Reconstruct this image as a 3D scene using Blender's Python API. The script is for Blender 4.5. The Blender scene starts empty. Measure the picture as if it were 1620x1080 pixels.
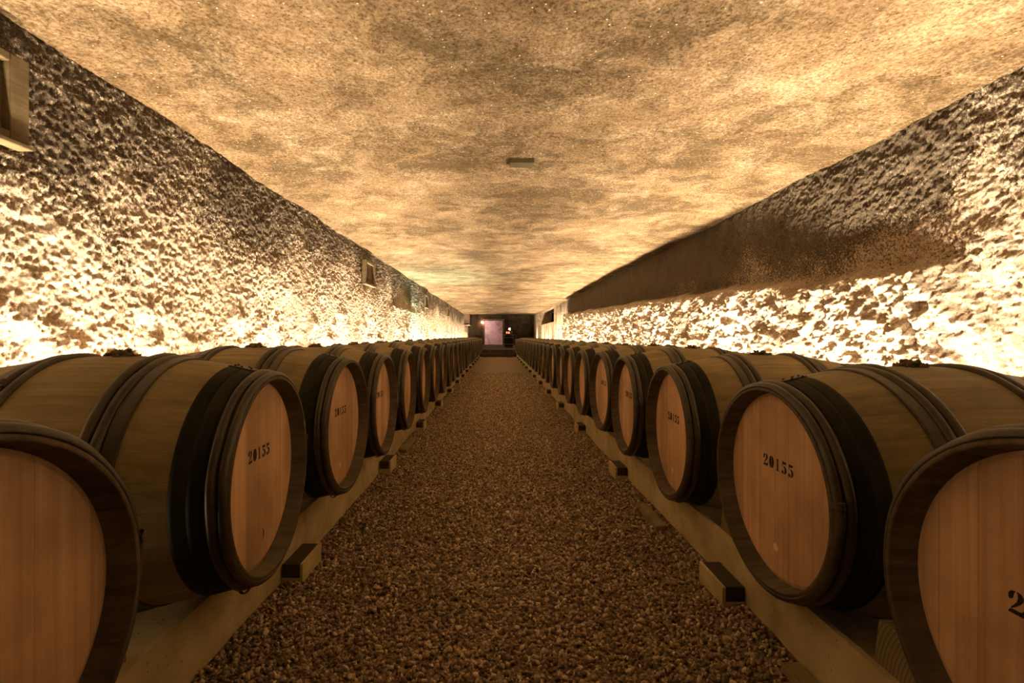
import bpy, bmesh, math, random
import numpy as np
from mathutils import Vector, Matrix

# ------------------------------------------------------------------ camera, world, light, exposure
W, HGT = 1620, 1080
F_PX = 771.0
VPX, VPY = 787.2, 531.4
CAM_Z = 0.97
scene = bpy.context.scene
COL = scene.collection

cam_data = bpy.data.cameras.new('camera')
cam_data.sensor_width = 36.0
cam_data.lens = F_PX / W * 36.0
cam_data.shift_x = (W / 2 - VPX) / W
cam_data.shift_y = -(HGT / 2 - VPY) / W
cam_data.clip_start = 0.02
cam_data.clip_end = 200
cam = bpy.data.objects.new('camera', cam_data)
cam.location = (0, 0, CAM_Z)
cam.rotation_euler = (math.radians(90), 0, 0)
COL.objects.link(cam)
scene.camera = cam

world = bpy.data.worlds.new('cellar_world')
scene.world = world
world.use_nodes = True
world.node_tree.nodes['Background'].inputs[0].default_value = (0.012, 0.008, 0.004, 1)
world.node_tree.nodes['Background'].inputs[1].default_value = 0.3

scene.view_settings.view_transform = 'Standard'
scene.view_settings.look = 'None'
scene.view_settings.gamma = 1.0
scene.view_settings.use_curve_mapping = False
scene.view_settings.exposure = 0.52

XWL, XWR = -2.37, 3.0          # side walls
ZC = CAM_Z + 1.60              # ceiling
Y_END = 35.9
Y_STEP = 22.3
Z_LAND = CAM_Z - 0.635

WARM = (1.0, 0.775, 0.53)
COOL = (0.72, 1.0, 0.80)


def area_light(name, loc, rot, sx, sy, power, color, spread=180):
    l = bpy.data.lights.new(name, 'AREA')
    l.shape = 'RECTANGLE'
    l.size = sx
    l.size_y = sy
    l.energy = power
    l.color = color
    l.spread = math.radians(spread)
    o = bpy.data.objects.new(name, l)
    o.location = loc
    o.rotation_euler = rot
    COL.objects.link(o)
    return o


P_LEFT, P_RIGHT = 140, 185
# lamps standing on the floor in the gaps between the barrels' backs and the walls, shining upward
y = 0.7
while y < 35.0:
    for side in (-1, 1):
        yy = y + (0.9 if side > 0 else 0)
        if yy > 35.2:
            continue
        x = -2.06 if side < 0 else 2.50
        zl = 0.08 if yy < 22.0 else Z_LAND + 0.08
        cl = COOL if (side < 0 and 12.0 < yy < 15.2) else WARM
        p = P_LEFT if side < 0 else P_RIGHT
        if cl is COOL:
            p *= 1.5
        if yy > 22.0:
            p *= 0.5
        area_light('floor_uplight', (x, yy, zl), (0, math.radians(180), 0), 0.08, 1.1, p, cl, 150)
    y += 2.1


# ------------------------------------------------------------------ node helpers
def newmat(name):
    m = bpy.data.materials.new(name)
    m.use_nodes = True
    nt = m.node_tree
    for n in list(nt.nodes):
        nt.nodes.remove(n)
    out = nt.nodes.new('ShaderNodeOutputMaterial')
    b = nt.nodes.new('ShaderNodeBsdfPrincipled')
    nt.links.new(b.outputs[0], out.inputs[0])
    return m, nt, b


def N(nt, typ, **kw):
    n = nt.nodes.new(typ)
    for k_, v in kw.items():
        setattr(n, k_, v)
    return n


def L(nt, a, b):
    nt.links.new(a, b)


def coords(nt, scale=(1, 1, 1), rnd=0.0):
    tc = N(nt, 'ShaderNodeTexCoord')
    mp = N(nt, 'ShaderNodeMapping')
    mp.inputs['Scale'].default_value = scale
    L(nt, tc.outputs['Object'], mp.inputs['Vector'])
    if rnd:
        oi = N(nt, 'ShaderNodeObjectInfo')
        mul = N(nt, 'ShaderNodeMath', operation='MULTIPLY')
        mul.inputs[1].default_value = rnd
        L(nt, oi.outputs['Random'], mul.inputs[0])
        cb = N(nt, 'ShaderNodeCombineXYZ')
        for i in range(3):
            L(nt, mul.outputs[0], cb.inputs[i])
        L(nt, cb.outputs[0], mp.inputs['Location'])
    return mp.outputs['Vector']


def noise(nt, vec, scale, detail=4, rough=0.55, dist=0.0):
    n = N(nt, 'ShaderNodeTexNoise')
    n.inputs['Scale'].default_value = scale
    n.inputs['Detail'].default_value = detail
    n.inputs['Roughness'].default_value = rough
    n.inputs['Distortion'].default_value = dist
    L(nt, vec, n.inputs['Vector'])
    return n.outputs['Fac']


def ramp(nt, fac, stops):
    r = N(nt, 'ShaderNodeValToRGB')
    e = r.color_ramp.elements
    while len(e) > 1:
        e.remove(e[-1])
    e[0].position = stops[0][0]
    e[0].color = (*stops[0][1], 1)
    for p, c in stops[1:]:
        q = e.new(p)
        q.color = (*c, 1)
    L(nt, fac, r.inputs['Fac'])
    return r.outputs['Color']


def mix(nt, a, b, fac, typ='MIX'):
    m = N(nt, 'ShaderNodeMix', data_type='RGBA', blend_type=typ)
    for sock, v in ((m.inputs['A'], a), (m.inputs['B'], b)):
        if isinstance(v, tuple):
            sock.default_value = (*v, 1) if len(v) == 3 else v
        else:
            L(nt, v, sock)
    if isinstance(fac, (int, float)):
        m.inputs['Factor'].default_value = fac
    else:
        L(nt, fac, m.inputs['Factor'])
    return m.outputs['Result']


def math_n(nt, op, a, b=None, c=None):
    m = N(nt, 'ShaderNodeMath', operation=op)
    for i, v in enumerate((a, b, c)):
        if v is None:
            continue
        if isinstance(v, (int, float)):
            m.inputs[i].default_value = v
        else:
            L(nt, v, m.inputs[i])
    return m.outputs[0]


def bump(nt, h, b, strength=0.5, dist=0.01, prev=None):
    n = N(nt, 'ShaderNodeBump')
    n.inputs['Strength'].default_value = strength
    n.inputs['Distance'].default_value = dist
    L(nt, h, n.inputs['Height'])
    if prev is not None:
        L(nt, prev, n.inputs['Normal'])
    if b is not None:
        L(nt, n.outputs[0], b.inputs['Normal'])
    return n.outputs[0]


def rockmat(name, cols, dark, mould_scale, mould_thr, grain, grain_d, blob, blob_d, rough=0.95, soft=0.16, attr=False):
    m, nt, b = newmat(name)
    v = coords(nt)
    base = ramp(nt, noise(nt, v, 3.0, 6, 0.65), [(0.3, cols[0]), (0.5, cols[1]), (0.7, cols[2])])
    big = noise(nt, v, mould_scale, 5, 0.62, 0.3)
    fine = noise(nt, v, 22, 4, 0.7)
    mixn = math_n(nt, 'MULTIPLY_ADD', fine, 0.7, math_n(nt, 'MULTIPLY', big, 1.0))
    fac = ramp(nt, mixn, [(mould_thr, (0, 0, 0)), (mould_thr + soft, (1, 1, 1))])
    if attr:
        at = N(nt, 'ShaderNodeAttribute', attribute_name='mould_shade')
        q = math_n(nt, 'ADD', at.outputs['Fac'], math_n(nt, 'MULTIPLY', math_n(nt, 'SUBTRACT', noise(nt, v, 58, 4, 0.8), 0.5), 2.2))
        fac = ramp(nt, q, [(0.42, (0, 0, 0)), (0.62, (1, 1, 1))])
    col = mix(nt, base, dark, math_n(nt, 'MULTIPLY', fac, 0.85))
    speck = ramp(nt, noise(nt, v, grain * 0.8, 2, 0.5), [(0.36, (0.45, 0.42, 0.38)), (0.5, (1, 1, 1))])
    col = mix(nt, col, speck, 0.7, 'MULTIPLY')
    L(nt, col, b.inputs['Base Color'])
    b.inputs['Roughness'].default_value = rough
    b.inputs['Specular IOR Level'].default_value = 0.15
    vo = N(nt, 'ShaderNodeTexVoronoi')
    vo.inputs['Scale'].default_value = blob
    L(nt, v, vo.inputs['Vector'])
    b1 = bump(nt, math_n(nt, 'SUBTRACT', 1.0, vo.outputs['Distance']), None, 0.7, blob_d)
    bump(nt, noise(nt, v, grain, 5, 0.75), b, 0.9, grain_d, b1)
    return m


M = {}
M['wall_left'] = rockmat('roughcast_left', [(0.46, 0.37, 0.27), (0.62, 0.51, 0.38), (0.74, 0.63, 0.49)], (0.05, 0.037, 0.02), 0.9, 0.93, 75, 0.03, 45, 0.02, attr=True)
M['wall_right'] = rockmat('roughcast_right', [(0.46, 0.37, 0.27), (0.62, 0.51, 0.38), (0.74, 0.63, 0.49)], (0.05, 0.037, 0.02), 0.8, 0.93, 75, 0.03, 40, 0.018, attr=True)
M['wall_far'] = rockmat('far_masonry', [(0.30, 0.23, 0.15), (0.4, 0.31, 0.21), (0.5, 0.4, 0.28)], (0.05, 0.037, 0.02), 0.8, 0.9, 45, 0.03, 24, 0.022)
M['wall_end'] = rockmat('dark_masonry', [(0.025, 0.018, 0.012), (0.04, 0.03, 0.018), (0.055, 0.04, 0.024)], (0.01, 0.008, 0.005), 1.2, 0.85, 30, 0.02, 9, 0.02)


def ceiling_mat():
    m, nt, b = newmat('sprayed_ceiling')
    v = coords(nt)
    base = ramp(nt, noise(nt, v, 2.2, 6, 0.7), [(0.3, (0.135, 0.093, 0.049)), (0.5, (0.200, 0.147, 0.087)), (0.7, (0.285, 0.228, 0.156))])
    big = noise(nt, v, 0.75, 3, 0.5, 0.4)
    mid = noise(nt, v, 3.2, 6, 0.72, 0.6)
    fine = noise(nt, v, 30, 4, 0.8)
    q = math_n(nt, 'ADD', math_n(nt, 'MULTIPLY', big, 0.9), math_n(nt, 'ADD', math_n(nt, 'MULTIPLY', mid, 1.1), math_n(nt, 'MULTIPLY', fine, 0.8)))
    fac = ramp(nt, q, [(0.0, (0, 0, 0)), (0.46, (0, 0, 0)), (0.62, (0.8, 0.8, 0.8))])
    q3 = math_n(nt, 'MULTIPLY', math_n(nt, 'SUBTRACT', q, 1.24), 2.6)
    fac = ramp(nt, q3, [(0.0, (0, 0, 0)), (0.85, (0.85, 0.85, 0.85))])
    col = mix(nt, base, (0.050, 0.034, 0.013), fac)
    gr = ramp(nt, noise(nt, v, 52, 3, 0.7), [(0.36, (0.50, 0.37, 0.24)), (0.47, (0.86, 0.78, 0.68)), (0.60, (1.12, 1.14, 1.18))])
    col = mix(nt, col, gr, 0.9, 'MULTIPLY')
    # small dark pits and pale specks painted in as glints
    vo = N(nt, 'ShaderNodeTexVoronoi')
    vo.inputs['Scale'].default_value = 34
    L(nt, v, vo.inputs['Vector'])
    pit = ramp(nt, vo.outputs['Distance'], [(0.13, (0.30, 0.27, 0.22)), (0.30, (1, 1, 1))])
    gate = ramp(nt, noise(nt, v, 5, 4, 0.7), [(0.45, (0, 0, 0)), (0.62, (1, 1, 1))])
    col = mix(nt, col, mix(nt, (1, 1, 1), pit, gate), 1.0, 'MULTIPLY')
    vs = N(nt, 'ShaderNodeTexVoronoi')
    vs.inputs['Scale'].default_value = 47
    L(nt, v, vs.inputs['Vector'])
    sc = N(nt, 'ShaderNodeSeparateColor')
    L(nt, vs.outputs['Color'], sc.inputs[0])
    rare = ramp(nt, sc.outputs[0], [(0.955, (0, 0, 0)), (0.965, (1, 1, 1))])
    core = ramp(nt, vs.outputs['Distance'], [(0.12, (1, 1, 1)), (0.26, (0, 0, 0))])
    col = mix(nt, col, (0.60, 0.52, 0.38), mix(nt, rare, core, 1.0, 'MULTIPLY'))
    L(nt, col, b.inputs['Base Color'])
    b.inputs['Roughness'].default_value = 0.95
    b.inputs['Specular IOR Level'].default_value = 0.12
    b1 = bump(nt, pit, None, 0.6, 0.004)
    bump(nt, noise(nt, v, 60, 5, 0.75), b, 0.9, 0.018, b1)
    return m


M['ceiling'] = ceiling_mat()


def concrete():
    m, nt, b = newmat('concrete')
    v = coords(nt)
    base = ramp(nt, noise(nt, v, 6, 6, 0.6), [(0.3, (0.34, 0.27, 0.125)), (0.55, (0.54, 0.44, 0.22)), (0.75, (0.66, 0.55, 0.30))])
    pore = N(nt, 'ShaderNodeTexVoronoi')
    pore.inputs['Scale'].default_value = 55
    L(nt, v, pore.inputs['Vector'])
    pm = ramp(nt, pore.outputs['Distance'], [(0.10, (0.3, 0.3, 0.3)), (0.19, (1, 1, 1))])
    gate = ramp(nt, noise(nt, v, 14, 2, 0.5), [(0.5, (0, 0, 0)), (0.6, (1, 1, 1))])
    pm = mix(nt, (1, 1, 1), pm, gate)
    L(nt, mix(nt, base, pm, 1.0, 'MULTIPLY'), b.inputs['Base Color'])
    b.inputs['Roughness'].default_value = 0.85
    b1 = bump(nt, pm, None, 0.4, 0.003)
    bump(nt, noise(nt, v, 60, 5, 0.7), b, 0.35, 0.003, b1)
    return m


def wood(name, c0, c1, axis='X', rnd=10.0, rough=0.6, stave=None, grain=40, spec=0.3, mott=0.35, tone=0.25):
    """grain running along one axis; stave = ('ring',n) boards round x, or ('board',w) boards across y"""
    m, nt, b = newmat(name)
    s = {'X': (1.2, grain, grain), 'Z': (grain, grain, 1.2), 'Y': (grain, 1.2, grain)}[axis]
    vr = coords(nt, s, rnd)
    v1 = coords(nt, (1, 1, 1), rnd)
    g = noise(nt, vr, 1.0, 5, 0.65, 0.4)
    col = ramp(nt, g, [(0.28, c0), (0.72, c1)])
    if stave:
        tc = N(nt, 'ShaderNodeTexCoord')
        sp = N(nt, 'ShaderNodeSeparateXYZ')
        L(nt, tc.outputs['Object'], sp.inputs[0])
        oi = N(nt, 'ShaderNodeObjectInfo')
        if stave[0] == 'ring':
            ang = math_n(nt, 'ARCTAN2', sp.outputs[2], sp.outputs[1])
            t = math_n(nt, 'MULTIPLY', ang, stave[1] / (2 * math.pi))
        else:
            t = math_n(nt, 'DIVIDE', sp.outputs[1], stave[1])
            t = math_n(nt, 'ADD', t, math_n(nt, 'MULTIPLY', oi.outputs['Random'], 0.8))
            w = N(nt, 'ShaderNodeTexNoise', noise_dimensions='1D')
            w.inputs['Scale'].default_value = 1.3
            L(nt, t, w.inputs['W'])
            t = math_n(nt, 'ADD', t, w.outputs['Fac'])
        fl = math_n(nt, 'FLOOR', t)
        wn = N(nt, 'ShaderNodeTexWhiteNoise', noise_dimensions='2D')
        cb = N(nt, 'ShaderNodeCombineXYZ')
        L(nt, fl, cb.inputs[0])
        L(nt, math_n(nt, 'MULTIPLY', oi.outputs['Random'], 37.0), cb.inputs[1])
        L(nt, cb.outputs[0], wn.inputs['Vector'])
        tn = math_n(nt, 'MULTIPLY_ADD', wn.outputs['Value'], tone, 1 - tone * 0.5)
        cc = N(nt, 'ShaderNodeCombineColor')
        for i in range(3):
            L(nt, tn, cc.inputs[i])
        col = mix(nt, col, cc.outputs[0], 1.0, 'MULTIPLY')
        fr = math_n(nt, 'FRACT', t)
        edge = math_n(nt, 'ABSOLUTE', math_n(nt, 'SUBTRACT', fr, 0.5))
        gap = ramp(nt, edge, [(0.478, (1, 1, 1)), (0.495, (0.55, 0.5, 0.45))])
        col = mix(nt, col, gap, 0.55, 'MULTIPLY')
    st = ramp(nt, noise(nt, v1, 5, 5, 0.6), [(0.35, (1 - mott,) * 3), (0.6, (1, 1, 1))])
    col = mix(nt, col, st, 1.0, 'MULTIPLY')
    L(nt, col, b.inputs['Base Color'])
    b.inputs['Roughness'].default_value = rough
    b.inputs['Specular IOR Level'].default_value = spec
    bump(nt, g, b, 0.25, 0.002)
    return m


def plain(name, c0, c1, scale=12, rough=0.5, metal=0.0, bs=0.2, bd=0.002, spec=0.5, emit=None, es=0, trans=0):
    m, nt, b = newmat(name)
    v = coords(nt, (1, 1, 1), 7)
    n = noise(nt, v, scale, 5, 0.6)
    L(nt, ramp(nt, n, [(0.3, c0), (0.7, c1)]), b.inputs['Base Color'])
    b.inputs['Roughness'].default_value = rough
    b.inputs['Metallic'].default_value = metal
    b.inputs['Specular IOR Level'].default_value = spec
    b.inputs['Transmission Weight'].default_value = trans
    if emit:
        b.inputs['Emission Color'].default_value = (*emit, 1)
        b.inputs['Emission Strength'].default_value = es
    bump(nt, n, b, bs, bd)
    return m


M['concrete'] = concrete()
M['stave'] = wood('oak_stave', (0.20, 0.145, 0.056), (0.33, 0.25, 0.108), 'X', 10, 0.62, ('ring', 30), 45, 0.3, 0.3, 0.25)
M['chime'] = wood('oak_chime', (0.06, 0.04, 0.018), (0.16, 0.11, 0.05), 'X', 10, 0.6, ('ring', 30), 45, 0.25, 0.4, 0.2)
M['head'] = wood('oak_head', (0.52, 0.315, 0.160), (0.72, 0.455, 0.245), 'Z', 10, 0.6, ('board', 0.085), 60, 0.2, 0.25, 0.4)
M['rod'] = wood('chestnut_rod', (0.035, 0.025, 0.010), (0.085, 0.062, 0.026), 'X', 10, 0.45, None, 25, 0.45, 0.4)
M['band'] = plain('blackened_hoop', (0.012, 0.012, 0.006), (0.038, 0.034, 0.016), 5, 0.65, 0.0, 0.2, 0.002, 0.08)
M['iron'] = plain('iron', (0.03, 0.024, 0.016), (0.07, 0.055, 0.035), 60, 0.5, 0.6)
M['withy'] = plain('withy_binding', (0.05, 0.03, 0.015), (0.10, 0.06, 0.03), 90, 0.7)
M['ink'] = plain('burnt_stencil', (0.012, 0.005, 0.004), (0.025, 0.010, 0.007), 90, 0.85, 0, 0.1)
M['plug'] = plain('tap_plug', (0.75, 0.52, 0.30), (0.85, 0.60, 0.36), 60, 0.6)
M['bung'] = plain('bung', (0.05, 0.04, 0.02), (0.10, 0.08, 0.04), 50, 0.8)
M['mould_shade'] = plain('cellar_mould', (0.12, 0.085, 0.04), (0.30, 0.22, 0.11), 70, 1.0, 0, 0.8, 0.01, 0.1)
M['timber'] = wood('dark_timber', (0.05, 0.036, 0.018), (0.09, 0.068, 0.035), 'Y', 5, 0.6, None, 60, 0.3)
M['timber_light'] = wood('pale_timber', (0.22, 0.18, 0.08), (0.36, 0.29, 0.15), 'Y', 5, 0.7, None, 45, 0.2)
def chock_mat():
    m, nt, b = newmat('end_grain')
    tc = N(nt, 'ShaderNodeTexCoord')
    mp = N(nt, 'ShaderNodeMapping')
    mp.inputs['Location'].default_value = (0, 0.16, -0.02)
    L(nt, tc.outputs['Object'], mp.inputs['Vector'])
    wv = N(nt, 'ShaderNodeTexWave', wave_type='RINGS', rings_direction='X', wave_profile='SAW')
    wv.inputs['Scale'].default_value = 32
    wv.inputs['Distortion'].default_value = 0.6
    L(nt, mp.outputs[0], wv.inputs['Vector'])
    L(nt, ramp(nt, wv.outputs['Fac'], [(0.0, (0.30, 0.23, 0.11)), (0.7, (0.20, 0.15, 0.07)), (1.0, (0.08, 0.055, 0.025))]), b.inputs['Base Color'])
    b.inputs['Roughness'].default_value = 0.8
    return m


M['chock'] = chock_mat()
M['plank'] = wood('vent_plank', (0.10, 0.075, 0.036), (0.18, 0.135, 0.07), 'Y', 5, 0.75, None, 45, 0.2)
M['mesh_panel'] = plain('rusted_panel', (0.08, 0.06, 0.035), (0.22, 0.17, 0.10), 45, 0.8, 0, 0.9, 0.01)
M['stone_step'] = rockmat('stone_step', [(0.03, 0.02, 0.012), (0.045, 0.03, 0.018), (0.06, 0.04, 0.025)], (0.015, 0.01, 0.006), 2, 0.9, 40, 0.004, 20, 0.002)
M['plaster'] = rockmat('pink_plaster', [(0.50, 0.38, 0.36), (0.60, 0.47, 0.45), (0.70, 0.58, 0.56)], (0.3, 0.2, 0.17), 1.5, 0.9, 30, 0.004, 8, 0.003)
M['black_wood'] = wood('black_barrel', (0.004, 0.003, 0.002), (0.008, 0.006, 0.004), 'Z', 4, 0.8, None, 40, 0.05)
M['brass'] = plain('brass', (0.45, 0.25, 0.08), (0.6, 0.35, 0.12), 20, 0.3, 1.0)
M['bulb'] = plain('bulb', (1, .8, .6), (1, .8, .6), 5, 0.4, 0, 0, 0.001, 0.5, (1.0, 0.45, 0.28), 160)
M['red_glass'] = plain('red_glass', (0.6, 0.05, 0.03), (0.7, 0.08, 0.04), 5, 0.1, 0, 0, 0.001, 0.5, (1.0, 0.12, 0.05), 4)
M['glass'] = plain('clear_glass', (0.9, 0.85, 0.8), (0.95, 0.9, 0.85), 5, 0.03, 0, 0, 0.001, 0.5, None, 0, 1.0)


# ------------------------------------------------------------------ mesh helpers
def obj(name, bm, mat, parent=None, smooth=True):
    me = bpy.data.meshes.new(name)
    if isinstance(bm, bmesh.types.BMesh):
        bmesh.ops.recalc_face_normals(bm, faces=bm.faces[:])
        bm.to_mesh(me)
        bm.free()
    else:
        v, f = bm
        mesh_np(me, v, f)
    if smooth:
        me.shade_smooth()
    me.materials.append(mat)
    o = bpy.data.objects.new(name, me)
    COL.objects.link(o)
    if parent is not None:
        o.parent = parent
    return o


def mesh_np(me, v, f):
    v = np.asarray(v, np.float32)
    f = np.asarray(f, np.int32)
    me.vertices.add(len(v))
    me.vertices.foreach_set('co', v.ravel())
    k_ = f.shape[1]
    me.loops.add(f.size)
    me.loops.foreach_set('vertex_index', f.ravel())
    me.polygons.add(len(f))
    me.polygons.foreach_set('loop_start', np.arange(0, f.size, k_, dtype=np.int32))
    me.update(calc_edges=True)
    me.validate()


def tag(o, label, cat, group=None, kind=None):
    if label:
        o['label'] = label
    if cat:
        o['category'] = cat
    if group:
        o['group'] = group
    if kind:
        o['kind'] = kind
    return o


def empty(name, loc=(0, 0, 0), rz=0.0):
    o = bpy.data.objects.new(name, None)
    o.empty_display_size = 0.1
    o.location = loc
    o.rotation_euler = (0, 0, rz)
    COL.objects.link(o)
    return o


def struct(o):
    o['kind'] = 'structure'
    return o


def copy_tree(o, parent=None, skip=()):
    c = o.copy()
    COL.objects.link(c)
    if parent is not None:
        c.parent = parent
    for ch in o.children:
        if ch.name.split('.')[0] in skip:
            continue
        copy_tree(ch, c, skip)
    return c


def add_box(bm, x0, x1, y0, y1, z0, z1, bevel=0.0):
    mat = Matrix.Translation(((x0 + x1) / 2, (y0 + y1) / 2, (z0 + z1) / 2)) @ Matrix.Diagonal((x1 - x0, y1 - y0, z1 - z0, 1))
    r = bmesh.ops.create_cube(bm, size=1, matrix=mat)
    if bevel:
        es = list({e for v_ in r['verts'] for e in v_.link_edges})
        bmesh.ops.bevel(bm, geom=es, offset=bevel, segments=2, affect='EDGES')
    return r['verts']


def lathe_x(bm, prof, seg=72, closed=False, wob=None):
    """profile [(x,r)] revolved about the x axis"""
    rings = []
    for i, (x, r) in enumerate(prof):
        ring = []
        for k_ in range(seg):
            a = 2 * math.pi * k_ / seg
            rr = r + (wob(i, a) if wob else 0)
            ring.append(bm.verts.new((x, rr * math.cos(a), rr * math.sin(a))))
        rings.append(ring)
    n = len(rings)
    for i in range(n if closed else n - 1):
        a_, b_ = rings[i], rings[(i + 1) % n]
        for k_ in range(seg):
            bm.faces.new((a_[k_], a_[(k_ + 1) % seg], b_[(k_ + 1) % seg], b_[k_]))
    return rings


def lathe_z(bm, prof, seg=32, c=(0, 0, 0)):
    rings = []
    for (r, z) in prof:
        rings.append([bm.verts.new((c[0] + r * math.cos(2 * math.pi * k_ / seg), c[1] + r * math.sin(2 * math.pi * k_ / seg), c[2] + z)) for k_ in range(seg)])
    for a_, b_ in zip(rings, rings[1:]):
        for k_ in range(seg):
            bm.faces.new((a_[k_], a_[(k_ + 1) % seg], b_[(k_ + 1) % seg], b_[k_]))
    for ring in (rings[0], rings[-1]):
        bm.faces.new(ring)


# vectorised gradient-ish noise
_rng = np.random.default_rng(7)
_tab = _rng.random(65536).astype(np.float64) * 2 - 1


def vnoise(x, y, z):
    xi, yi, zi = np.floor(x).astype(np.int64), np.floor(y).astype(np.int64), np.floor(z).astype(np.int64)
    fx, fy, fz = x - xi, y - yi, z - zi
    ux, uy, uz = [t * t * t * (t * (t * 6 - 15) + 10) for t in (fx, fy, fz)]

    def h(a, b, c):
        return _tab[(a * 73856093 ^ b * 19349663 ^ c * 83492791) & 65535]
    r = 0
    for dx in (0, 1):
        for dy in (0, 1):
            for dz in (0, 1):
                w = (ux if dx else 1 - ux) * (uy if dy else 1 - uy) * (uz if dz else 1 - uz)
                r = r + w * h(xi + dx, yi + dy, zi + dz)
    return r


def fbm(x, y, z, s, octs=4, gain=0.5):
    t, a, n_ = 0, 1.0, 0
    for i in range(octs):
        t = t + a * vnoise(x * s + 17.3 * i, y * s + 5.1 * i, z * s + 9.7 * i)
        n_ += a
        a *= gain
        s *= 2.03
    return t / n_


def grid_faces(nu, nv):
    i = np.arange(nu * nv).reshape(nu, nv)
    return np.stack([i[:-1, :-1].ravel(), i[1:, :-1].ravel(), i[1:, 1:].ravel(), i[:-1, 1:].ravel()], 1)


def graded(y0, y1, k_=0.0036, mn=0.008, y_near=0.9):
    out = [y0]
    while out[-1] < y1:
        yy = out[-1]
        out.append(yy + (max(mn, k_ * abs(yy)) if yy > y_near else 0.03))
    out[-1] = y1
    return np.array(out)


# ------------------------------------------------------------------ setting
def smoothstep(a, b, x):
    t = np.clip((x - a) / (b - a), 0, 1)
    return t * t * (3 - 2 * t)


def add_mould_shade(o, vals):  # per-vertex darkening: wall mould together with painted-in shade
    a = o.data.attributes.new('mould_shade', 'FLOAT', 'POINT')
    a.data.foreach_set('value', np.clip(vals, 0, 1).ravel().astype(np.float32))


def left_wall():
    ys = graded(-2.0, Y_END)
    zs = np.arange(-0.05, ZC + 0.12, 0.009)
    Y, Z = np.meshgrid(ys, zs, indexing='ij')
    X0 = np.zeros_like(Y)
    d = 0.04 * fbm(X0, Y, Z, 1.3, 3) + 0.010 * fbm(X0 + 3, Y, Z, 8, 3, 0.6) + 0.007 * fbm(X0 + 9, Y, Z, 20, 2, 0.7) + 0.014 * fbm(X0 + 11, Y, Z, 46, 2, 0.8)
    # coarser stones low down
    low = smoothstep(1.45, 1.05, Z)
    st = np.maximum(0, fbm(X0 + 20, Y, Z, 4.5, 2) - 0.12)
    d += low * 0.07 * st
    # swelling with a ledge about twelve metres in
    d += 0.10 * smoothstep(1.72, 1.62, Z + 0.05 * fbm(X0, Y, Z, 3, 2)) * np.exp(-((Y - 12.4) / 1.3) ** 2)
    # vents sit flat
    X = XWL + d
    mould_shade = 0.10 + 0.66 * smoothstep(1.25, 2.35, Z + 0.5 * fbm(X0 + 7, Y, Z, 0.8, 3)) + 0.40 * fbm(X0 + 30, Y, Z, 1.6, 5, 0.7)  # mould patches, plus grazing-light shade painted in towards the ceiling
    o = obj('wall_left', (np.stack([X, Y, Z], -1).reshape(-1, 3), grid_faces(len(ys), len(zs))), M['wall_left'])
    add_mould_shade(o, mould_shade)
    struct(o)
    return o


def right_wall():
    ys = graded(-2.0, 24.7)
    zs = np.arange(-0.05, ZC + 0.12, 0.009)
    Y, Z = np.meshgrid(ys, zs, indexing='ij')
    X0 = np.zeros_like(Y)
    d = 0.04 * fbm(X0, Y, Z, 1.3, 3) + 0.016 * fbm(X0 + 3, Y, Z, 8, 3, 0.6) + 0.007 * fbm(X0 + 9, Y, Z, 18, 2, 0.7) + 0.013 * fbm(X0 + 11, Y, Z, 44, 2, 0.8)
    # the lower rock stands forward and ends in a ledge from 3.2 m on
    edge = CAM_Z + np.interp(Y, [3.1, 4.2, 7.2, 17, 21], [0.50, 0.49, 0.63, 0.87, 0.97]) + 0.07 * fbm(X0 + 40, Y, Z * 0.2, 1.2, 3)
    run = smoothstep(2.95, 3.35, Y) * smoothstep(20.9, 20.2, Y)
    bulge = np.interp(Y, [3.0, 4.6, 7.5, 22], [0.11, 0.14, 0.28, 0.28]) * smoothstep(0.05, -0.07, Z - edge)
    lumps = 0.15 * np.abs(fbm(X0 + 60, Y, Z, 3.4, 4, 0.65)) + 0.055 * fbm(X0 + 80, Y, Z, 12, 4, 0.85)
    d += run * (bulge + smoothstep(0.05, -0.2, Z - edge) * lumps)
    near = 1 - run
    d += near * 0.08 * np.abs(fbm(X0 + 60, Y, Z, 2.6, 4, 0.6)) * smoothstep(1.9, 1.4, Z)
    X = XWR - d
    mould_shade = 0.06 + 0.56 * smoothstep(1.3, 2.4, Z + 0.5 * fbm(X0 + 7, Y, Z, 0.8, 3)) + 0.35 * fbm(X0 + 30, Y, Z, 1.6, 5, 0.7)  # mould patches, with the shade of the steep uplight coloured in higher up
    mould_shade = mould_shade + (0.36 + 0.30 * smoothstep(4.6, 8.0, Y)) * run * smoothstep(-0.07, 0.03, Z - edge + 0.05 * fbm(X0 + 31, Y, Z, 5, 3))  # the ledge's cast shadow painted dark above its edge and over its top
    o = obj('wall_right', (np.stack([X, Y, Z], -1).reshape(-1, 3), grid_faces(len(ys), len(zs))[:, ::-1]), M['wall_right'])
    add_mould_shade(o, mould_shade)
    struct(o)


left_wall()
right_wall()


def ceiling():
    ys = graded(-2.0, Y_END, 0.006, 0.012)
    xs = np.linspace(XWL - 0.1, XWR + 0.1, 360)
    Y, X = np.meshgrid(ys, xs, indexing='ij')
    Z = ZC + 0.03 * fbm(X, Y, X * 0, 0.8, 2) + 0.006 * fbm(X, Y, X * 0 + 4, 9, 3, 0.6)
    # the vault turns down a little at both edges
    Z = Z - 0.06 * (np.abs((X - 0.315) / 2.7) ** 6)
    o = obj('ceiling', (np.stack([X, Y, Z], -1).reshape(-1, 3), grid_faces(len(ys), len(xs))[:, ::-1]), M['ceiling'])
    struct(o)


ceiling()


def boxobj(name, boxes, mat, parent=None, bevel=0.0, smooth=False):
    bm = bmesh.new()
    for bx in boxes:
        add_box(bm, *bx, bevel=bevel)
    return obj(name, bm, mat, parent, smooth)


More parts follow.
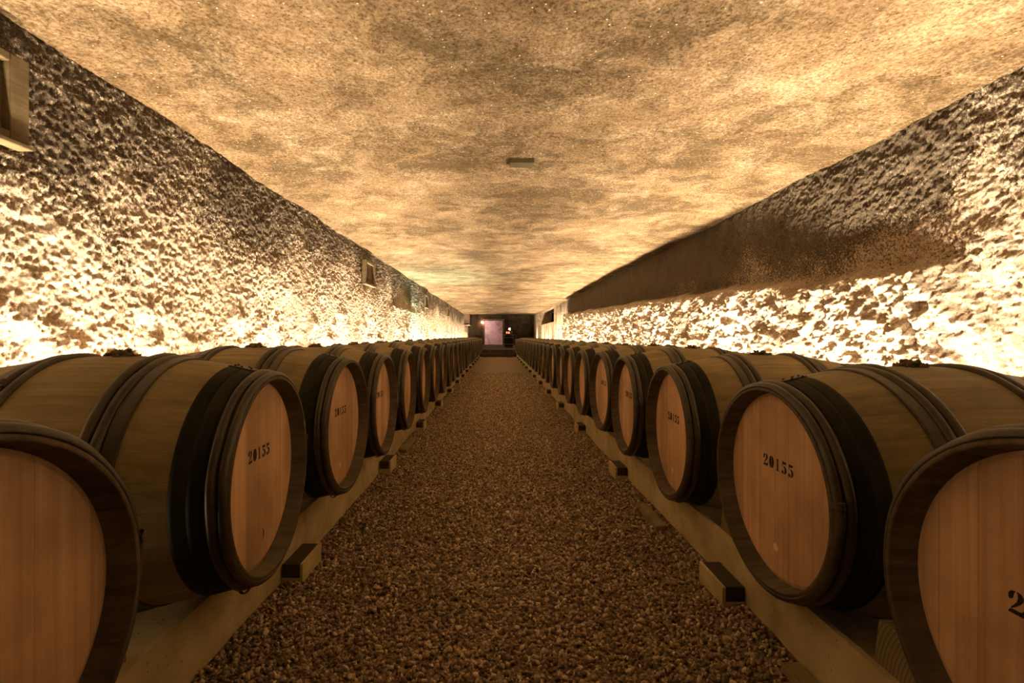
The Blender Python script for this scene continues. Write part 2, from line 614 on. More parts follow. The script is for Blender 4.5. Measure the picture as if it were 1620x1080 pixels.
# end wall with its doorway, back wall behind the camera
DX0, DX1, DZ0, DZ1 = -0.957, 0.37, Z_LAND, CAM_Z + 1.15
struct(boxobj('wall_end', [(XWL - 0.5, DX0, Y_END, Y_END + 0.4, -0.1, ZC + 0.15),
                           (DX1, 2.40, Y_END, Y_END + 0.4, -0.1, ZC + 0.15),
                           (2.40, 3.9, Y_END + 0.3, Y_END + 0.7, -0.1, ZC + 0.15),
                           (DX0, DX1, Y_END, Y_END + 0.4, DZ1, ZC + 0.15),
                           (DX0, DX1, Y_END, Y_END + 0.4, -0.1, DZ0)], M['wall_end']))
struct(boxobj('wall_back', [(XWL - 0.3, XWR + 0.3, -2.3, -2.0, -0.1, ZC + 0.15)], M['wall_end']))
# right wall beyond 24.7 m: a dark niche above a low ledge, with piers
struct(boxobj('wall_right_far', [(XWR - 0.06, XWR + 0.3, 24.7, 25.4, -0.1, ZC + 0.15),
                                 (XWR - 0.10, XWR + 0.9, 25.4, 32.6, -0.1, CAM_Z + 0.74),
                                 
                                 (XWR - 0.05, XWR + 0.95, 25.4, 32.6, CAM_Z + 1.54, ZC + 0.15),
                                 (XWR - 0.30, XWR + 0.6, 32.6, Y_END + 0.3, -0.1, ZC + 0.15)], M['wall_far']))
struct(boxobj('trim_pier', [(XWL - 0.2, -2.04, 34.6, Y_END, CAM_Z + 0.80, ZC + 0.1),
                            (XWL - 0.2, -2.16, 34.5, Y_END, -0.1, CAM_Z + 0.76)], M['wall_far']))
struct(boxobj('trim_ledge', [(XWL - 0.2, -1.98, 34.4, Y_END, CAM_Z + 0.755, CAM_Z + 0.80)], M['plaster']))

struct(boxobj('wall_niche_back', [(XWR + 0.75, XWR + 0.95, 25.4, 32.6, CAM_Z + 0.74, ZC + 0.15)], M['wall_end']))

# passage behind the doorway
struct(boxobj('wall_passage', [(-2.6, 2.2, Y_END + 2.4, Y_END + 2.6, -0.1, 3.2),
                               (-2.6, -2.4, Y_END + 0.4, Y_END + 2.4, -0.1, 3.2),
                               (2.0, 2.2, Y_END + 0.4, Y_END + 2.4, -0.1, 3.2),
                               (-2.6, 2.2, Y_END + 0.4, Y_END + 2.6, 3.1, 3.3)], M['plaster']))
struct(boxobj('floor_passage', [(-2.6, 2.2, Y_END + 0.4, Y_END + 2.6, Z_LAND - 0.1, Z_LAND)], M['stone_step']))
area_light('passage_light', (-1.6, Y_END + 1.2, 2.6), (0, math.radians(-20), 0), 0.5, 0.5, 60, (1.0, 0.62, 0.56))

# door frame
fr = empty('door_1', (0, 0, 0))
struct(fr)
boxobj('door_frame', [(DX0 - 0.12, DX0, Y_END - 0.04, Y_END + 0.1, DZ0, DZ1 + 0.12),
                      (DX1, DX1 + 0.12, Y_END - 0.04, Y_END + 0.1, DZ0, DZ1 + 0.12),
                      (DX0, DX1, Y_END - 0.04, Y_END + 0.1, DZ1, DZ1 + 0.12)], M['timber'], fr)
boxobj('door_sill', [(DX0, DX1, Y_END - 0.06, Y_END + 0.1, DZ0, DZ0 + 0.05)], M['plaster'], fr)

# two steps and the raised landing
struct(boxobj('floor_landing', [(XWL - 0.1, XWR + 0.2, Y_STEP + 0.5, Y_END, -0.05, Z_LAND)], M['stone_step']))
st = boxobj('stone_step', [(-1.15, 1.15, Y_STEP, Y_STEP + 0.5, -0.02, Z_LAND * 0.5)], M['stone_step'], None, 0.015)
tag(st, 'low dark stone step at the far end of the gravel aisle', 'step')

# gravel bed (base)
KL, KR = -0.832, 0.868       # kerb faces


def floor_h(X, Y):
    h = 0.012 * fbm(X, Y, X * 0, 1.6, 3) + 0.006 * fbm(X, Y, X * 0 + 3, 7, 2)
    # gravel heaps up a little against the rails
    e = np.minimum(X - KL, KR - X)
    h = h + 0.035 * smoothstep(0.28, 0.0, e) * (0.6 + 0.8 * fbm(X + 5, Y, X * 0, 1.3, 2))
    return h


def gravel_base():
    m, nt, b = newmat('gravel')
    v = coords(nt)
    vo = N(nt, 'ShaderNodeTexVoronoi')
    vo.inputs['Scale'].default_value = 75
    L(nt, v, vo.inputs['Vector'])
    sp = N(nt, 'ShaderNodeSeparateColor')
    L(nt, vo.outputs['Color'], sp.inputs[0])
    base = ramp(nt, sp.outputs[0], [(0.0, (0.10, 0.065, 0.035)), (0.6, (0.22, 0.15, 0.085)), (0.9, (0.36, 0.26, 0.16)), (1.0, (0.5, 0.38, 0.22))])
    L(nt, base, b.inputs['Base Color'])
    b.inputs['Roughness'].default_value = 0.7
    bump(nt, math_n(nt, 'SUBTRACT', 1.0, vo.outputs['Distance']), b, 1.0, 0.012)
    M['gravel'] = m
    ys = graded(-2.0, Y_STEP + 0.6, 0.006, 0.012)
    xs = np.concatenate([np.linspace(XWL - 0.1, KL - 0.1, 12), np.linspace(KL - 0.02, KR + 0.02, 130), np.linspace(KR + 0.1, XWR + 0.1, 14)])
    Y, X = np.meshgrid(ys, xs, indexing='ij')
    Z = floor_h(X, Y)
    Z = np.where((X < KL - 0.05) | (X > KR + 0.05), 0.0, Z)
    o = obj('floor', (np.stack([X, Y, Z], -1).reshape(-1, 3), grid_faces(len(ys), len(xs))[:, ::-1]), m)
    struct(o)


gravel_base()


def keep_out():
    out = [(0.77, 0.84, 2.36, 2.70), (0.79, 0.87, 0.97, 1.39), (-0.81, -0.74, 3.97, 4.43)]
    for i in range(9):
        out.append((-0.84, -0.740, 1.87 + 1.54 * i, 2.08 + 1.54 * i))
        out.append((0.777, 0.87, 1.69 + 1.54 * i, 1.91 + 1.54 * i))
    return out


def pebbles():
    m, nt, b = newmat('pebble')
    g = N(nt, 'ShaderNodeNewGeometry')
    base = ramp(nt, g.outputs['Random Per Island'], [(0.0, (0.12, 0.078, 0.042)), (0.4, (0.34, 0.235, 0.135)), (0.8, (0.58, 0.43, 0.26)), (0.93, (0.78, 0.62, 0.40)), (1.0, (0.86, 0.74, 0.52))])
    v = coords(nt)
    col = mix(nt, base, ramp(nt, noise(nt, v, 160, 3), [(0.3, (0.7, 0.7, 0.7)), (0.7, (1, 1, 1))]), 1.0, 'MULTIPLY')
    L(nt, col, b.inputs['Base Color'])
    b.inputs['Roughness'].default_value = 0.6
    b.inputs['Specular IOR Level'].default_value = 0.35
    rng = np.random.default_rng(3)

    def ico(sub):
        bm = bmesh.new()
        bmesh.ops.create_icosphere(bm, subdivisions=sub, radius=1)
        bm.verts.ensure_lookup_table()
        v_ = np.array([w.co[:] for w in bm.verts])
        f_ = np.array([[w.index for w in f.verts] for f in bm.faces])
        bm.free()
        return v_, f_
    VV, FF, off = [], [], 0
    for (y0, y1, n, sub, smin, smax) in ((0.9, 3.2, 36000, 2, 0.0042, 0.0095), (3.2, 7.5, 52000, 1, 0.005, 0.010), (7.5, 13, 30000, 1, 0.007, 0.013)):
        v0, f0 = ico(sub)
        X = rng.uniform(KL + 0.012, KR - 0.012, n)
        Y = rng.uniform(y0, y1, n)
        ok = np.ones(n, bool)
        for (a0, a1, b0, b1) in keep_out():
            ok &= ~((X > a0) & (X < a1) & (Y > b0) & (Y < b1))
        X, Y = X[ok], Y[ok]
        n = len(X)
        s = smin + (smax - smin) * rng.random(n) ** 2.2
        sc = np.stack([s * rng.uniform(0.8, 1.4, n), s * rng.uniform(0.7, 1.1, n), s * rng.uniform(0.45, 0.8, n)], 1)
        Z = floor_h(X, Y) + rng.uniform(-0.15, 1.1, n) * s
        q = rng.normal(size=(n, 4))
        q /= np.linalg.norm(q, axis=1)[:, None]
        a, b_, c, d = q.T
        R = np.stack([1 - 2 * (c * c + d * d), 2 * (b_ * c - a * d), 2 * (b_ * d + a * c),
                      2 * (b_ * c + a * d), 1 - 2 * (b_ * b_ + d * d), 2 * (c * d - a * b_),
                      2 * (b_ * d - a * c), 2 * (c * d + a * b_), 1 - 2 * (b_ * b_ + c * c)], 1).reshape(n, 3, 3)
        # irregular lumps: vary each template vertex
        var = 1 + 0.16 * rng.standard_normal((64, len(v0)))
        vv = v0[None] * var[rng.integers(0, 64, n)][:, :, None] * sc[:, None, :]
        P = np.einsum('nij,nkj->nki', R, vv) + np.stack([X, Y, Z], 1)[:, None, :]
        VV.append(P.reshape(-1, 3))
        FF.append((f0[None] + (np.arange(n) * len(v0))[:, None, None] + off).reshape(-1, 3))
        off += n * len(v0)
    o = obj('gravel', (np.concatenate(VV), np.concatenate(FF)), m)
    tag(o, 'loose brown pea gravel covering the aisle between the two barrel rows', 'gravel', None, 'stuff')


pebbles()


# ------------------------------------------------------------------ barrel
BL, R_END, R_BILGE = 0.88, 0.291, 0.352
AX = 0.36            # axis height above the barrel's base point


def br(x):
    t = 2 * x / BL - 1
    return R_END + (R_BILGE - R_END) * (1 - abs(t) ** 2.0)


DIG = {
    '2': [[(.03, .62), (.03, .82), (.12, .95), (.27, 1.0), (.27, .95), (.22, .88), (.20, .72), (.16, .62), (.09, .58)],
          [(.33, 1.0), (.50, .96), (.58, .84), (.57, .68), (.46, .50), (.30, .33), (.16, .20), (.10, .20), (.22, .38), (.34, .56), (.38, .74), (.37, .90)],
          [(.02, 0), (.58, 0), (.62, .22), (.58, .30), (.53, .20), (.40, .17), (.16, .18), (.06, .12)]],
    '0': [[(.27, 0), (.27, 1.0), (.12, .93), (.03, .72), (.0, .5), (.03, .28), (.12, .07)],
          [(.33, 0), (.48, .07), (.57, .28), (.60, .5), (.57, .72), (.48, .93), (.33, 1.0)]],
    '1': [[(.14, 0), (.46, 0), (.46, .05), (.38, .08), (.38, 1.0), (.33, 1.0), (.12, .86), (.12, .82), (.22, .84), (.22, .08), (.14, .05)]],
    '5': [[(.10, 1.0), (.10, .58), (.14, .58), (.16, .78), (.50, .78), (.56, 1.0), (.50, .97)],
          [(.20, .60), (.34, .64), (.50, .58), (.60, .42), (.60, .24), (.50, .06), (.32, 0), (.30, .04), (.38, .14), (.40, .34), (.36, .50), (.28, .56)],
          [(.03, .12), (.08, .03), (.20, 0), (.26, .06), (.25, .22), (.16, .28), (.06, .24)]],
}


def ring_rod(x0, r0, w, hgt, seed, seg=96, flat=False):
    """hoop made of a bent rod: half-round section, slightly uneven, its lap a little thicker"""
    rnd = random.Random(seed)
    ph = [rnd.uniform(0, 6.28) for _ in range(4)]
    lap = rnd.uniform(0, 6.28) if seed % 3 else math.pi / 2 + rnd.uniform(-.5, .5)
    bm = bmesh.new()
    ns = 10
    rings = []
    for k_ in range(seg):
        a = 2 * math.pi * k_ / seg
        thick = 1 + 0.07 * math.sin(3 * a + ph[0]) + 0.05 * math.sin(7 * a + ph[1]) + 0.04 * math.sin(13 * a + ph[2])
        da = (a - lap + math.pi) % (2 * math.pi) - math.pi
        thick *= 1 + 0.35 * max(0, 1 - abs(da) / 0.16)
        dx = 0.0012 * math.sin(2 * a + ph[3]) + 0.0008 * math.sin(9 * a + ph[1])
        ring = []
        for j in range(ns):
            t = math.pi * j / (ns - 1)
            cx, cz = math.cos(t), math.sin(t)
            if flat:
                cz = min(1.0, cz * 2.2)
                cx = max(-1, min(1, cx * 1.25))
            xx = x0 + dx + 0.5 * w * cx
            rr = r0 - 0.002 + hgt * thick * cz + (br(max(0, min(BL, xx))) - br(x0)) * 0.9
            ring.append(bm.verts.new((xx, rr * math.cos(a), rr * math.sin(a))))
        rings.append(ring)
    for k_ in range(seg):
        a_, b_ = rings[k_], rings[(k_ + 1) % seg]
        for j in range(ns):
            j2 = (j + 1) % ns
            bm.faces.new((a_[j], a_[j2], b_[j2], b_[j]))
    return bm, lap


def binding(x0, r0, w, hgt, lap, seed):
    rnd = random.Random(seed)
    bm = bmesh.new()
    for q in range(5):
        a = lap + (q - 2) * 0.011 - 0.12
        mats = Matrix.Rotation(a, 4, 'X')
        pts = []
        for j in range(9):
            t = math.pi * j / 8
            pts.append(Vector((x0 + (0.5 * w + 0.002) * math.cos(t), 0, 0)) + Vector((0, r0 + (hgt * 1.35 + 0.002) * math.sin(t), 0)))
        prev = None
        for p in pts:
            c = []
            for u in range(5):
                tt = 2 * math.pi * u / 5
                c.append(bm.verts.new(mats @ (p + Vector((0.0008 * math.cos(tt), 0.0014 * math.sin(tt), 0.0018 * math.sin(tt) + 0.0016 * math.cos(tt))))))
            if prev:
                for u in range(5):
                    bm.faces.new((prev[u], prev[(u + 1) % 5], c[(u + 1) % 5], c[u]))
            prev = c
    return bm


def make_barrel(number=True, plug='round'):
    root = empty('wine_barrel')
    C = (0, 0, AX)

    def part(name, bm, mat, parent=root, smooth=True, loc=C):
        o = obj(name, bm, mat, parent, smooth)
        if parent is root:
            o.location = loc
        return o
    # staves: outer profile and the hollow behind each head
    bm = bmesh.new()
    prof = [(0.046, 0.268), (0.046, 0.272), (0.0, 0.2805), (0.0, 0.2805)]
    bm_prof = [(0.050, 0.15), (0.050, 0.272), (0.0, 0.279), (-0.001, 0.282), (0.0, 0.2885), (0.004, R_END)]
    n = 28
    for i in range(1, n):
        x = 0.004 + (BL - 0.008) * i / n
        bm_prof.append((x, br(x)))
    bm_prof += [(BL - 0.004, R_END), (BL, 0.2885), (BL + 0.001, 0.282), (BL, 0.279), (BL - 0.05, 0.272), (BL - 0.05, 0.15)]
    lathe_x(bm, bm_prof[6:-6], 96)
    part('stave_shell', bm, M['stave'])
    for fr_ in (0, 1):
        bm = bmesh.new()
        p = bm_prof[:7] if not fr_ else bm_prof[-7:]
        lathe_x(bm, p, 96)
        part('chime', bm, M['chime'])
    # heads
    for fr_ in (0, 1):
        bm = bmesh.new()
        x = 0.046 if not fr_ else BL - 0.046
        s = 1 if not fr_ else -1
        lathe_x(bm, [(x, 0.002), (x, 0.262), (x + 0.004 * s, 0.273), (x + 0.02 * s, 0.273), (x + 0.02 * s, 0.002)], 72, True)
        h = part('barrel_head', bm, M['head'], smooth=False)
        if not fr_:
            head = h
    if number:
        bm = bmesh.new()
        hh, ww, gap = 0.036, 0.036, 0.030
        cx0 = 0.155 / 2
        pitch = 0.031
        for i, ch in enumerate('20155'):
            for poly in DIG[ch]:
                vs = []
                for (u, v_) in poly:
                    yy = cx0 - (i * pitch + u * 0.040)
                    zz = 0.045 + v_ * hh - i * 0.0008
                    vs.append(bm.verts.new((0.0453, yy, zz)))
                f = bm.faces.new(vs)
                ex = bmesh.ops.extrude_face_region(bm, geom=[f])
                bmesh.ops.translate(bm, vec=(0.0012, 0, 0), verts=[g for g in ex['geom'] if isinstance(g, bmesh.types.BMVert)])
        bmesh.ops.triangulate(bm, faces=bm.faces[:])
        nn = part('stamped_number', bm, M['ink'], head, False)
        nn['label'] = 'dark stencilled number 20155'
    if plug == 'round':
        bm = bmesh.new()
        lathe_x(bm, [(0.0445, 0.0005), (0.0443, 0.010), (0.0455, 0.012), (0.055, 0.012)], 20)
        bmesh.ops.translate(bm, vec=(0, 0.012, -0.185), verts=bm.verts[:])
        part('tap_plug', bm, M['plug'], head)
    elif plug == 'crescent':
        bm = bmesh.new()
        vs1, vs2 = [], []
        for j in range(13):
            a = math.pi * (-0.5 + j / 12)
            vs1.append((0.0452, -0.017 * math.cos(a) - 0.012, -0.19 + 0.019 * math.sin(a)))
            vs2.append((0.0452, -0.010 * math.cos(a) - 0.012, -0.19 + 0.019 * math.sin(a)))
        V1 = [bm.verts.new(v_) for v_ in vs1]
        V2 = [bm.verts.new((v_[0], v_[1], v_[2] * 1.0)) for v_ in vs2[1:-1]]
        V2 = [V1[0]] + V2 + [V1[-1]]
        for j in range(12):
            q = [V1[j], V1[j + 1], V2[j + 1], V2[j]]
            q2 = []
            for w in q:
                if w not in q2:
                    q2.append(w)
            bm.faces.new(q2)
        part('tap_hole', bm, M['ink'], head, False)
    # hoops, front half and its mirror image
    sd = 0
    for mir in (0, 1):
        def mx(x):
            return BL - x if mir else x
        for (a, b) in ((0.050, 0.0865), (0.0875, 0.124)):
            bm = bmesh.new()
            xs = [a + (b - a) * i / 4 for i in range(5)]
            pr = [(mx(x), br(x) + 0.0015) for x in xs]
            pr = [(mx(a), br(a) - 0.001)] + pr + [(mx(b), br(b) - 0.001)]
            lathe_x(bm, pr, 96)
            part('black_hoop', bm, M['band'])
        for (xc, w, hg, fl) in ((0.0115, 0.022, 0.013, False), (0.036, 0.024, 0.013, False),
                                (0.258, 0.034, 0.006, True), (0.289, 0.026, 0.013, False), (0.317, 0.027, 0.014, False)):
            sd += 1
            bm, lap = ring_rod(mx(xc), br(xc), w, hg, sd, flat=fl)
            h = part('chestnut_hoop', bm, M['rod'])
            if not fl:
                part('withy_binding', binding(mx(xc), br(xc), w, hg, lap, sd), M['withy'], h)
    # nailed plate over the black hoops, on top
    bm = bmesh.new()
    x0, x1 = 0.052, 0.126
    rows = []
    for i in range(7):
        x = x0 + (x1 - x0) * i / 6
        row = []
        for j in range(7):
            a = math.pi / 2 - 0.02 + 0.10 * (j / 6 - 0.5) * (1 + 0.15 * math.sin(i))
            r = br(x) + 0.0042
            row.append(bm.verts.new((x, r * math.cos(a), r * math.sin(a))))
        rows.append(row)
    for i in range(6):
        for j in range(6):
            bm.faces.new((rows[i][j], rows[i][j + 1], rows[i + 1][j + 1], rows[i + 1][j]))
    ex = bmesh.ops.extrude_face_region(bm, geom=bm.faces[:])
    bmesh.ops.translate(bm, vec=(0, 0, -0.003), verts=[g for g in ex['geom'] if isinstance(g, bmesh.types.BMVert)])
    plate = part('hoop_plate', bm, M['rod'])
    bm = bmesh.new()
    for (x, a) in ((0.066, 0.03), (0.080, -0.03), (0.094, 0.03), (0.112, -0.03), (0.112, 0.03)):
        r = br(x) + 0.005
        bmesh.ops.create_icosphere(bm, subdivisions=2, radius=0.0038, matrix=Matrix.Translation((x, r * math.sin(a), r * math.cos(a))))
    part('nail', bm, M['iron'], plate)
    # bung with crumbly mould around it
    bm = bmesh.new()
    lathe_z(bm, [(0.024, -0.012), (0.025, 0.006), (0.022, 0.012)], 20, (BL / 2, 0, R_BILGE))
    bg = part('bung', bm, M['bung'])
    bm = bmesh.new()
    rnd = random.Random(5)
    for i in range(60):
        r = rnd.uniform(0.010, 0.040)
        a = rnd.uniform(0, 6.28)
        s = rnd.uniform(0.003, 0.0075)
        x, y_ = BL / 2 + 1.15 * r * math.cos(a), r * math.sin(a)
        zz = math.sqrt(R_BILGE ** 2 - y_ ** 2) + rnd.uniform(0, 0.016 if r < 0.03 else 0.006)
        vs = bmesh.ops.create_icosphere(bm, subdivisions=1, radius=s, matrix=Matrix.Translation((x, y_, zz)))['verts']
        for w in vs:
            w.co += Vector((rnd.uniform(-1, 1), rnd.uniform(-1, 1), rnd.uniform(-1, 1))) * s * 0.4
    part('mould_crust', bm, M['mould_shade'], bg)
    return root


ORD = ['', 'first', 'second', 'third', 'fourth', 'fifth', 'sixth', 'seventh', 'eighth', 'ninth', 'tenth', 'eleventh', 'twelfth', 'thirteenth', 'fourteenth']
proto_num = make_barrel(True, 'round')
proto_crescent = make_barrel(True, 'crescent')
proto_plain = make_barrel(False, None)
ZL, ZR = CAM_Z - 0.414, CAM_Z - 0.437
fitL = {1: (.66, .601, -.415, -1.6), 2: (.666, 1.462, -.410, 3.7), 3: (.672, 2.231, -.403, -1.1), 4: (.675, 2.989, -.418, -.3), 5: (.678, 3.809, -.417, .7)}
fitR = {1: (.763, .668, -.435, .4), 2: (.780, 1.433, -.441, 1.0), 3: (.764, 2.242, -.437, -1.0), 4: (.770, 3.033, -.427, -.4), 5: (.784, 3.805, -.427, 2.6), 6: (.776, 4.63, -.440, .2), 7: (.772, 5.406, -.439, .8)}
used = set()
rnd = random.Random(11)
barrels = []


def place(side, i):
    fit = (fitL if side < 0 else fitR).get(i)
    if fit:
        X, d, z, yaw = fit
    else:
        X = (0.670 if side < 0 else 0.772) + rnd.uniform(-.008, .008)
        d = (1.426 if side < 0 else 1.446) + 0.79 * (i - 2) + rnd.uniform(-.012, .012)
        z = (-.414 if side < 0 else -.437)
        yaw = rnd.uniform(-1, 1)
    if side < 0:
        src = proto_plain if i in (1, 5) else (proto_crescent if i == 2 else (proto_num if i < 5 else proto_plain))
    else:
        src = proto_num if i in (1, 2, 3, 4, 5) else proto_plain
    if i > 5 and src is proto_num:
        src = proto_plain
    if id(src) in used:
        o = copy_tree(src)
    else:
        o = src
        used.add(id(src))
    o.location = (side * X, d, CAM_Z + z - AX)
    o.rotation_euler = (0, 0, (math.pi if side < 0 else 0) + math.radians(yaw))
    if side > 0 and i == 1:
        # on this barrel the number was stamped a little lower and further to one side
        for ch in o.children:
            for g_ in ch.children:
                if g_.name.startswith('stamped_number'):
                    g_.location = (0, 0.026, -0.044)
    row = 'left' if side < 0 else 'right'
    g = row + ' row of oak wine barrels'
    if i == 1:
        lab = ('oak barrel cut off by the left photo edge, nearest of the left row' if side < 0 else
               'oak barrel cut off by the right photo edge, first digit of its number showing')
    elif i == 2 and side < 0:
        lab = 'large oak barrel with crisp 20155 and dark crescent low on its head, left row'
    elif i == 2:
        lab = 'large oak barrel with round pale plug below its 20155, second nearest of right row'
    elif i <= 14:
        extra = ''
        if (side < 0 and i in (3, 4)) or (side > 0 and i in (3, 4, 5)):
            extra = ' with 20155 on its head'
        lab = 'oak barrel%s, %s from the camera in the %s row' % (extra, ORD[i], row)
    else:
        lab = 'one of the small oak barrels crowded together at the far end of the %s row' % row
        g = 'far end barrels of the %s row' % row
    tag(o, lab, 'barrel', g)
    barrels.append(o)


place(1, 2)
for i in range(1, 28):
    place(-1, i)
    if i != 2:
        place(1, i)


# ------------------------------------------------------------------ concrete rails, wedges, footings
def rail(name, x0, x1, top, label, lip=0.0, lw=0.0):
    bm = bmesh.new()
    add_box(bm, min(x0, x1), max(x0, x1), -0.6, Y_STEP - 0.05, -0.03, top, 0.0 if lip else 0.006)
    if lip:
        # raised front edge of the rail, drawn up from the same block
        xf = x0 + (lw if x0 > 0 else -lw)
        r_ = bmesh.ops.bisect_plane(bm, geom=bm.verts[:] + bm.edges[:] + bm.faces[:], plane_co=(xf, 0, 0), plane_no=(1, 0, 0))
        for f in [f for f in bm.faces if f.normal.z > 0.9 or (abs(f.calc_center_median().z - top) < 1e-4)]:
            if (abs(f.calc_center_median().x) < abs(xf)):
                ex = bmesh.ops.extrude_face_region(bm, geom=[f])
                bmesh.ops.translate(bm, vec=(0, 0, lip), verts=[g for g in ex['geom'] if isinstance(g, bmesh.types.BMVert)])
                bmesh.ops.delete(bm, geom=[f], context='FACES')
                break
    tag(obj(name, bm, M['concrete'], None, False), label, 'rail', 'concrete rails under the barrels')


TL, TR = ZL - 0.371, ZR - 0.371
rail('concrete_rail', -0.832, -1.16, TL, 'long low concrete rail under the fronts of the left barrel row', 0.034, 0.026)
rail('concrete_rail', -1.29, -1.38, TL, 'concrete rail under the backs of the left barrel row')
rail('concrete_rail', 0.868, 1.20, TR, 'long low concrete rail under the fronts of the right barrel row', 0.048, 0.016)
rail('concrete_rail', 1.42, 1.52, TR, 'concrete rail under the backs of the right barrel row')


def make_wedge():
    bm = bmesh.new()
    # tapered block lying across the rail between two barrels
    prof = [(-0.105, 0.0), (0.105, 0.0), (0.085, 0.150), (-0.085, 0.150)]
    a = [bm.verts.new((0.0, p[0], p[1])) for p in prof]
    b = [bm.verts.new((0.10, p[0], p[1])) for p in prof]
    bm.faces.new(a)
    bm.faces.new(b[::-1])
    for i in range(len(prof)):
        j = (i + 1) % len(prof)
        bm.faces.new((a[i], a[j], b[j], b[i]))
    bmesh.ops.bevel(bm, geom=bm.edges[:], offset=0.002, segments=1, affect='EDGES')
    return obj('wooden_chock', bm, M['chock'], None, False)


wproto = make_wedge()
first = True
for side in (-1, 1):
    row = sorted([b for b in barrels if b.location.x * side > 0], key=lambda b: b.location.y)
    rn = 'left' if side < 0 else 'right'
    for i in range(len(row) - 1):
        w = wproto if first else wproto.copy()
        if not first:
            COL.objects.link(w)
        first = False
        ym = (row[i].location.y + row[i + 1].location.y) / 2
        w.location = (0.887 if side > 0 else -0.861, ym, TL if side < 0 else TR)
        w.rotation_euler = (0, 0, 0 if side > 0 else math.pi)
        if i < 8:
            tag(w, 'wooden chock on the rail between the %s and %s barrels, %s row' % (ORD[i + 1], ORD[i + 2], rn), 'wedge', 'chocks of the %s row' % rn)
        else:
            tag(w, 'tiny wooden chock on the rail between far barrels of the %s row' % rn, 'wedge', 'far chocks of the %s row' % rn)


def make_footing():
    root = empty('concrete_footing')
    # local: x from 0 (aisle lip) to 0.11 (against the rail), y 0..0.2
    bm = bmesh.new()
    add_box(bm, 0.0, 0.082, 0.0, 0.20, -0.03, 0.040, 0.002)
    add_box(bm, 0.0, 0.012, 0.0, 0.20, 0.038, 0.094, 0.002)
    obj('pad', bm, M['concrete'], root, False)
    bm = bmesh.new()
    add_box(bm, 0.013, 0.080, 0.004, 0.198, 0.041, 0.092, 0.002)
    t = obj('timber_insert', bm, M['timber'], root, False)
    t['label'] = 'dark timber block set in the footing'
    return root


fproto = make_footing()
first = True
for side in (-1, 1):
    d = 1.88 if side < 0 else 1.70
    i = 1
    rn = 'left' if side < 0 else 'right'
    while d < 21.5:
        w = fproto if first else copy_tree(fproto)
        first = False
        # the lip side faces the aisle
        if side < 0:
            w.location = (-0.73, d + 0.2, 0.0)
            w.rotation_euler = (0, 0, math.pi)
            for ch in w.children:
                pass
        else:
            w.location = (0.785, d, 0.0)
            w.rotation_euler = (0, 0, 0)
        if side < 0:
            w.location = (-0.748, d + 0.19, 0)
        if i <= 9:
            tag(w, 'concrete footing with dark timber top, %s from the camera along the %s rail' % (ORD[i], rn), 'footing', 'footings of the %s rail' % rn)
        else:
            tag(w, 'tiny dark-topped concrete footing far along the %s rail' % rn, 'footing', 'far footings of the %s rail' % rn)
        d += 1.54
        i += 1


def stub(loc, sx, sy, top, rz, mat, lab):
    bm = bmesh.new()
    add_box(bm, -sx / 2, sx / 2, -sy / 2, sy / 2, -0.03, top, 0.004)
    o = obj('wood_stub', bm, mat, None, False)
    o.location = loc
    o.rotation_euler = (0, 0, rz)
    tag(o, lab, 'block')


stub((0.80, 2.53, 0.0), 0.055, 0.32, 0.048, 0.0, M['timber_light'], 'pale timber stub half sunk in gravel by right rail, before second barrel gap')
stub((0.828, 1.18, 0.0), 0.055, 0.40, 0.05, 0.0, M['timber_light'], 'grained timber stub in gravel at the bottom edge of the photo, right')
stub((-0.775, 4.20, 0.0), 0.06, 0.45, 0.045, 0.0, M['timber_light'], 'pale timber stub half sunk in gravel beside the left rail')


# ------------------------------------------------------------------ wall vents on the left wall
def make_vent():
    root = empty('wall_vent')
    w, h, t = 0.68, 0.41, 0.095
    x0, x1 = 0.0, 0.065       # stands out of the wall
    boxobj('frame', [(x0, x1, 0, t, 0, h), (x0, x1, w - t, w, 0, h), (x0, x1, t, w - t, h - 0.04, h), (x0, x1, t, w - t, 0, 0.04)], M['plank'], root, 0.003)
    boxobj('slat', [(x0 + 0.01, x1 - 0.03, w / 2 - 0.085, w / 2 + 0.085, 0.03, h - 0.03)], M['plank'], root, 0.003)
    boxobj('back_panel', [(x0 - 0.1, x0 + 0.02, t, w - t, 0.03, h - 0.03)], M['mesh_panel'], root)
    boxobj('sill', [(x0, x1 + 0.015, -0.01, w + 0.01, -0.018, 0.0)], M['plank'], root, 0.002)
    return root


vp = make_vent()
for i, d in enumerate((1.72, 8.52, 15.6, 22.6)):
    v_ = vp if i == 0 else copy_tree(vp)
    v_.location = (XWL - 0.0, d, CAM_Z + 0.93)
    tag(v_, ['wooden framed wall vent cut off by the left edge of the photo', 'pale wooden wall vent high on left wall above the barrels',
             'small distant wall vent under the ceiling of the left wall', 'tiny wall vent near the far end of the left wall'][i], 'vent', 'vents along the left wall')

# old iron plate in the ceiling
bm = bmesh.new()
add_box(bm, -0.11, 0.11, -0.07, 0.07, -0.03, 0.03, 0.004)
o = obj('ceiling_plate', bm, M['rod'], None, False)
o.location = (0.22, 4.47, ZC - 0.005)
tag(o, 'small dark rusty plate set in the middle of the ceiling', 'plate')

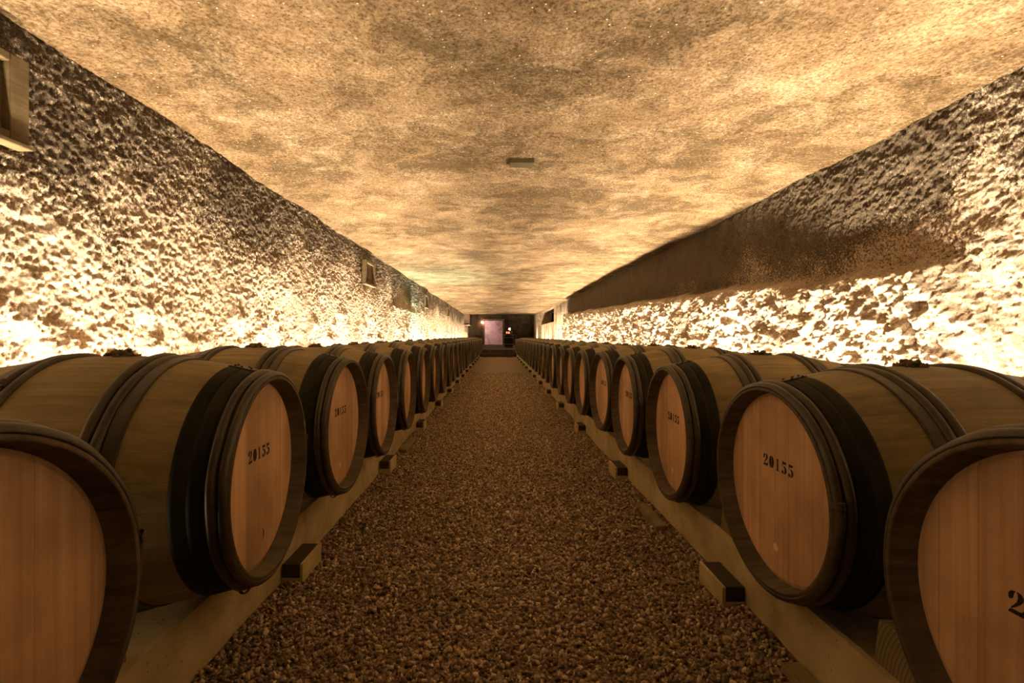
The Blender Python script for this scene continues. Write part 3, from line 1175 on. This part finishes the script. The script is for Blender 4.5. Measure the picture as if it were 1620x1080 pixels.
# ------------------------------------------------------------------ far end: black barrel used as a table, lamp and glasses
BX, BY = 0.59, 26.0
root = empty('upright_barrel', (BX, BY, Z_LAND))
bm = bmesh.new()
lathe_z(bm, [(0.22, 0), (0.245, 0.15), (0.265, 0.38), (0.245, 0.62), (0.22, 0.76), (0.20, 0.765)], 32)
obj('barrel_body', bm, M['black_wood'], root)
for zz, rr in ((0.05, 0.232), (0.2, 0.256), (0.56, 0.257), (0.70, 0.236)):
    bm = bmesh.new()
    lathe_z(bm, [(rr, -0.015), (rr + 0.004, -0.012), (rr + 0.004, 0.012), (rr, 0.015)], 32, (0, 0, zz))
    obj('hoop', bm, M['iron'], root)
tag(root, 'black upright barrel used as a lamp table at the far end of the aisle', 'barrel')
ztop = Z_LAND + 0.765
lp = empty('table_lamp', (BX + 0.05, BY, ztop))
bm = bmesh.new()
lathe_z(bm, [(0.06, 0), (0.06, 0.01), (0.012, 0.025), (0.01, 0.18), (0.02, 0.2)], 20)
obj('stand', bm, M['brass'], lp)
bm = bmesh.new()
bmesh.ops.create_uvsphere(bm, u_segments=16, v_segments=10, radius=0.045, matrix=Matrix.Translation((0, 0, 0.245)))
obj('lamp_bulb', bm, M['bulb'], lp)
tag(lp, 'brightly lit small lamp standing on the black upright barrel', 'lamp')
for i, (dx, dy, h, mt, lab) in enumerate(((-0.10, -0.06, 0.10, 'red_glass', 'red candle glass left of the lamp on the black barrel'),
                                         (0.0, -0.16, 0.09, 'red_glass', 'red candle glass in front of the lamp on the black barrel'),
                                         (0.16, -0.05, 0.12, 'glass', 'clear glass right of the lamp on the black barrel'))):
    bm = bmesh.new()
    lathe_z(bm, [(0.022, 0), (0.03, h), (0.027, h), (0.02, 0.008)], 20)
    o = obj('drinking_glass', bm, M[mt])
    o.location = (BX + dx * 1.0, BY + dy, ztop)
    tag(o, lab, 'glass', 'glasses on the black barrel')
# wall lamp at the doorway's upper left corner
wl = empty('wall_lamp', (DX0 - 0.16, Y_END, DZ1 - 0.16))
boxobj('bracket', [(-0.03, 0.03, -0.09, 0.0, -0.03, 0.03)], M['iron'], wl)
bm = bmesh.new()
bmesh.ops.create_uvsphere(bm, u_segments=16, v_segments=10, radius=0.07, matrix=Matrix.Translation((0.0, -0.15, 0)))
obj('lamp_bulb', bm, M['bulb'], wl)
tag(wl, 'small glowing wall lamp at the upper left corner of the far doorway', 'lamp')
# slanting pale bar seen through the doorway
bm = bmesh.new()
mt = Matrix.Translation((-0.75, Y_END + 1.4, Z_LAND + 0.55)) @ Matrix.Rotation(math.radians(-17), 4, 'Y')
bmesh.ops.create_cone(bm, segments=12, radius1=0.02, radius2=0.02, depth=1.25, cap_ends=True, matrix=mt)
o = obj('bar', bm, M['glass'] if False else M['plaster'])
tag(o, 'thin slanting pale bar seen inside the far doorway', 'bar')
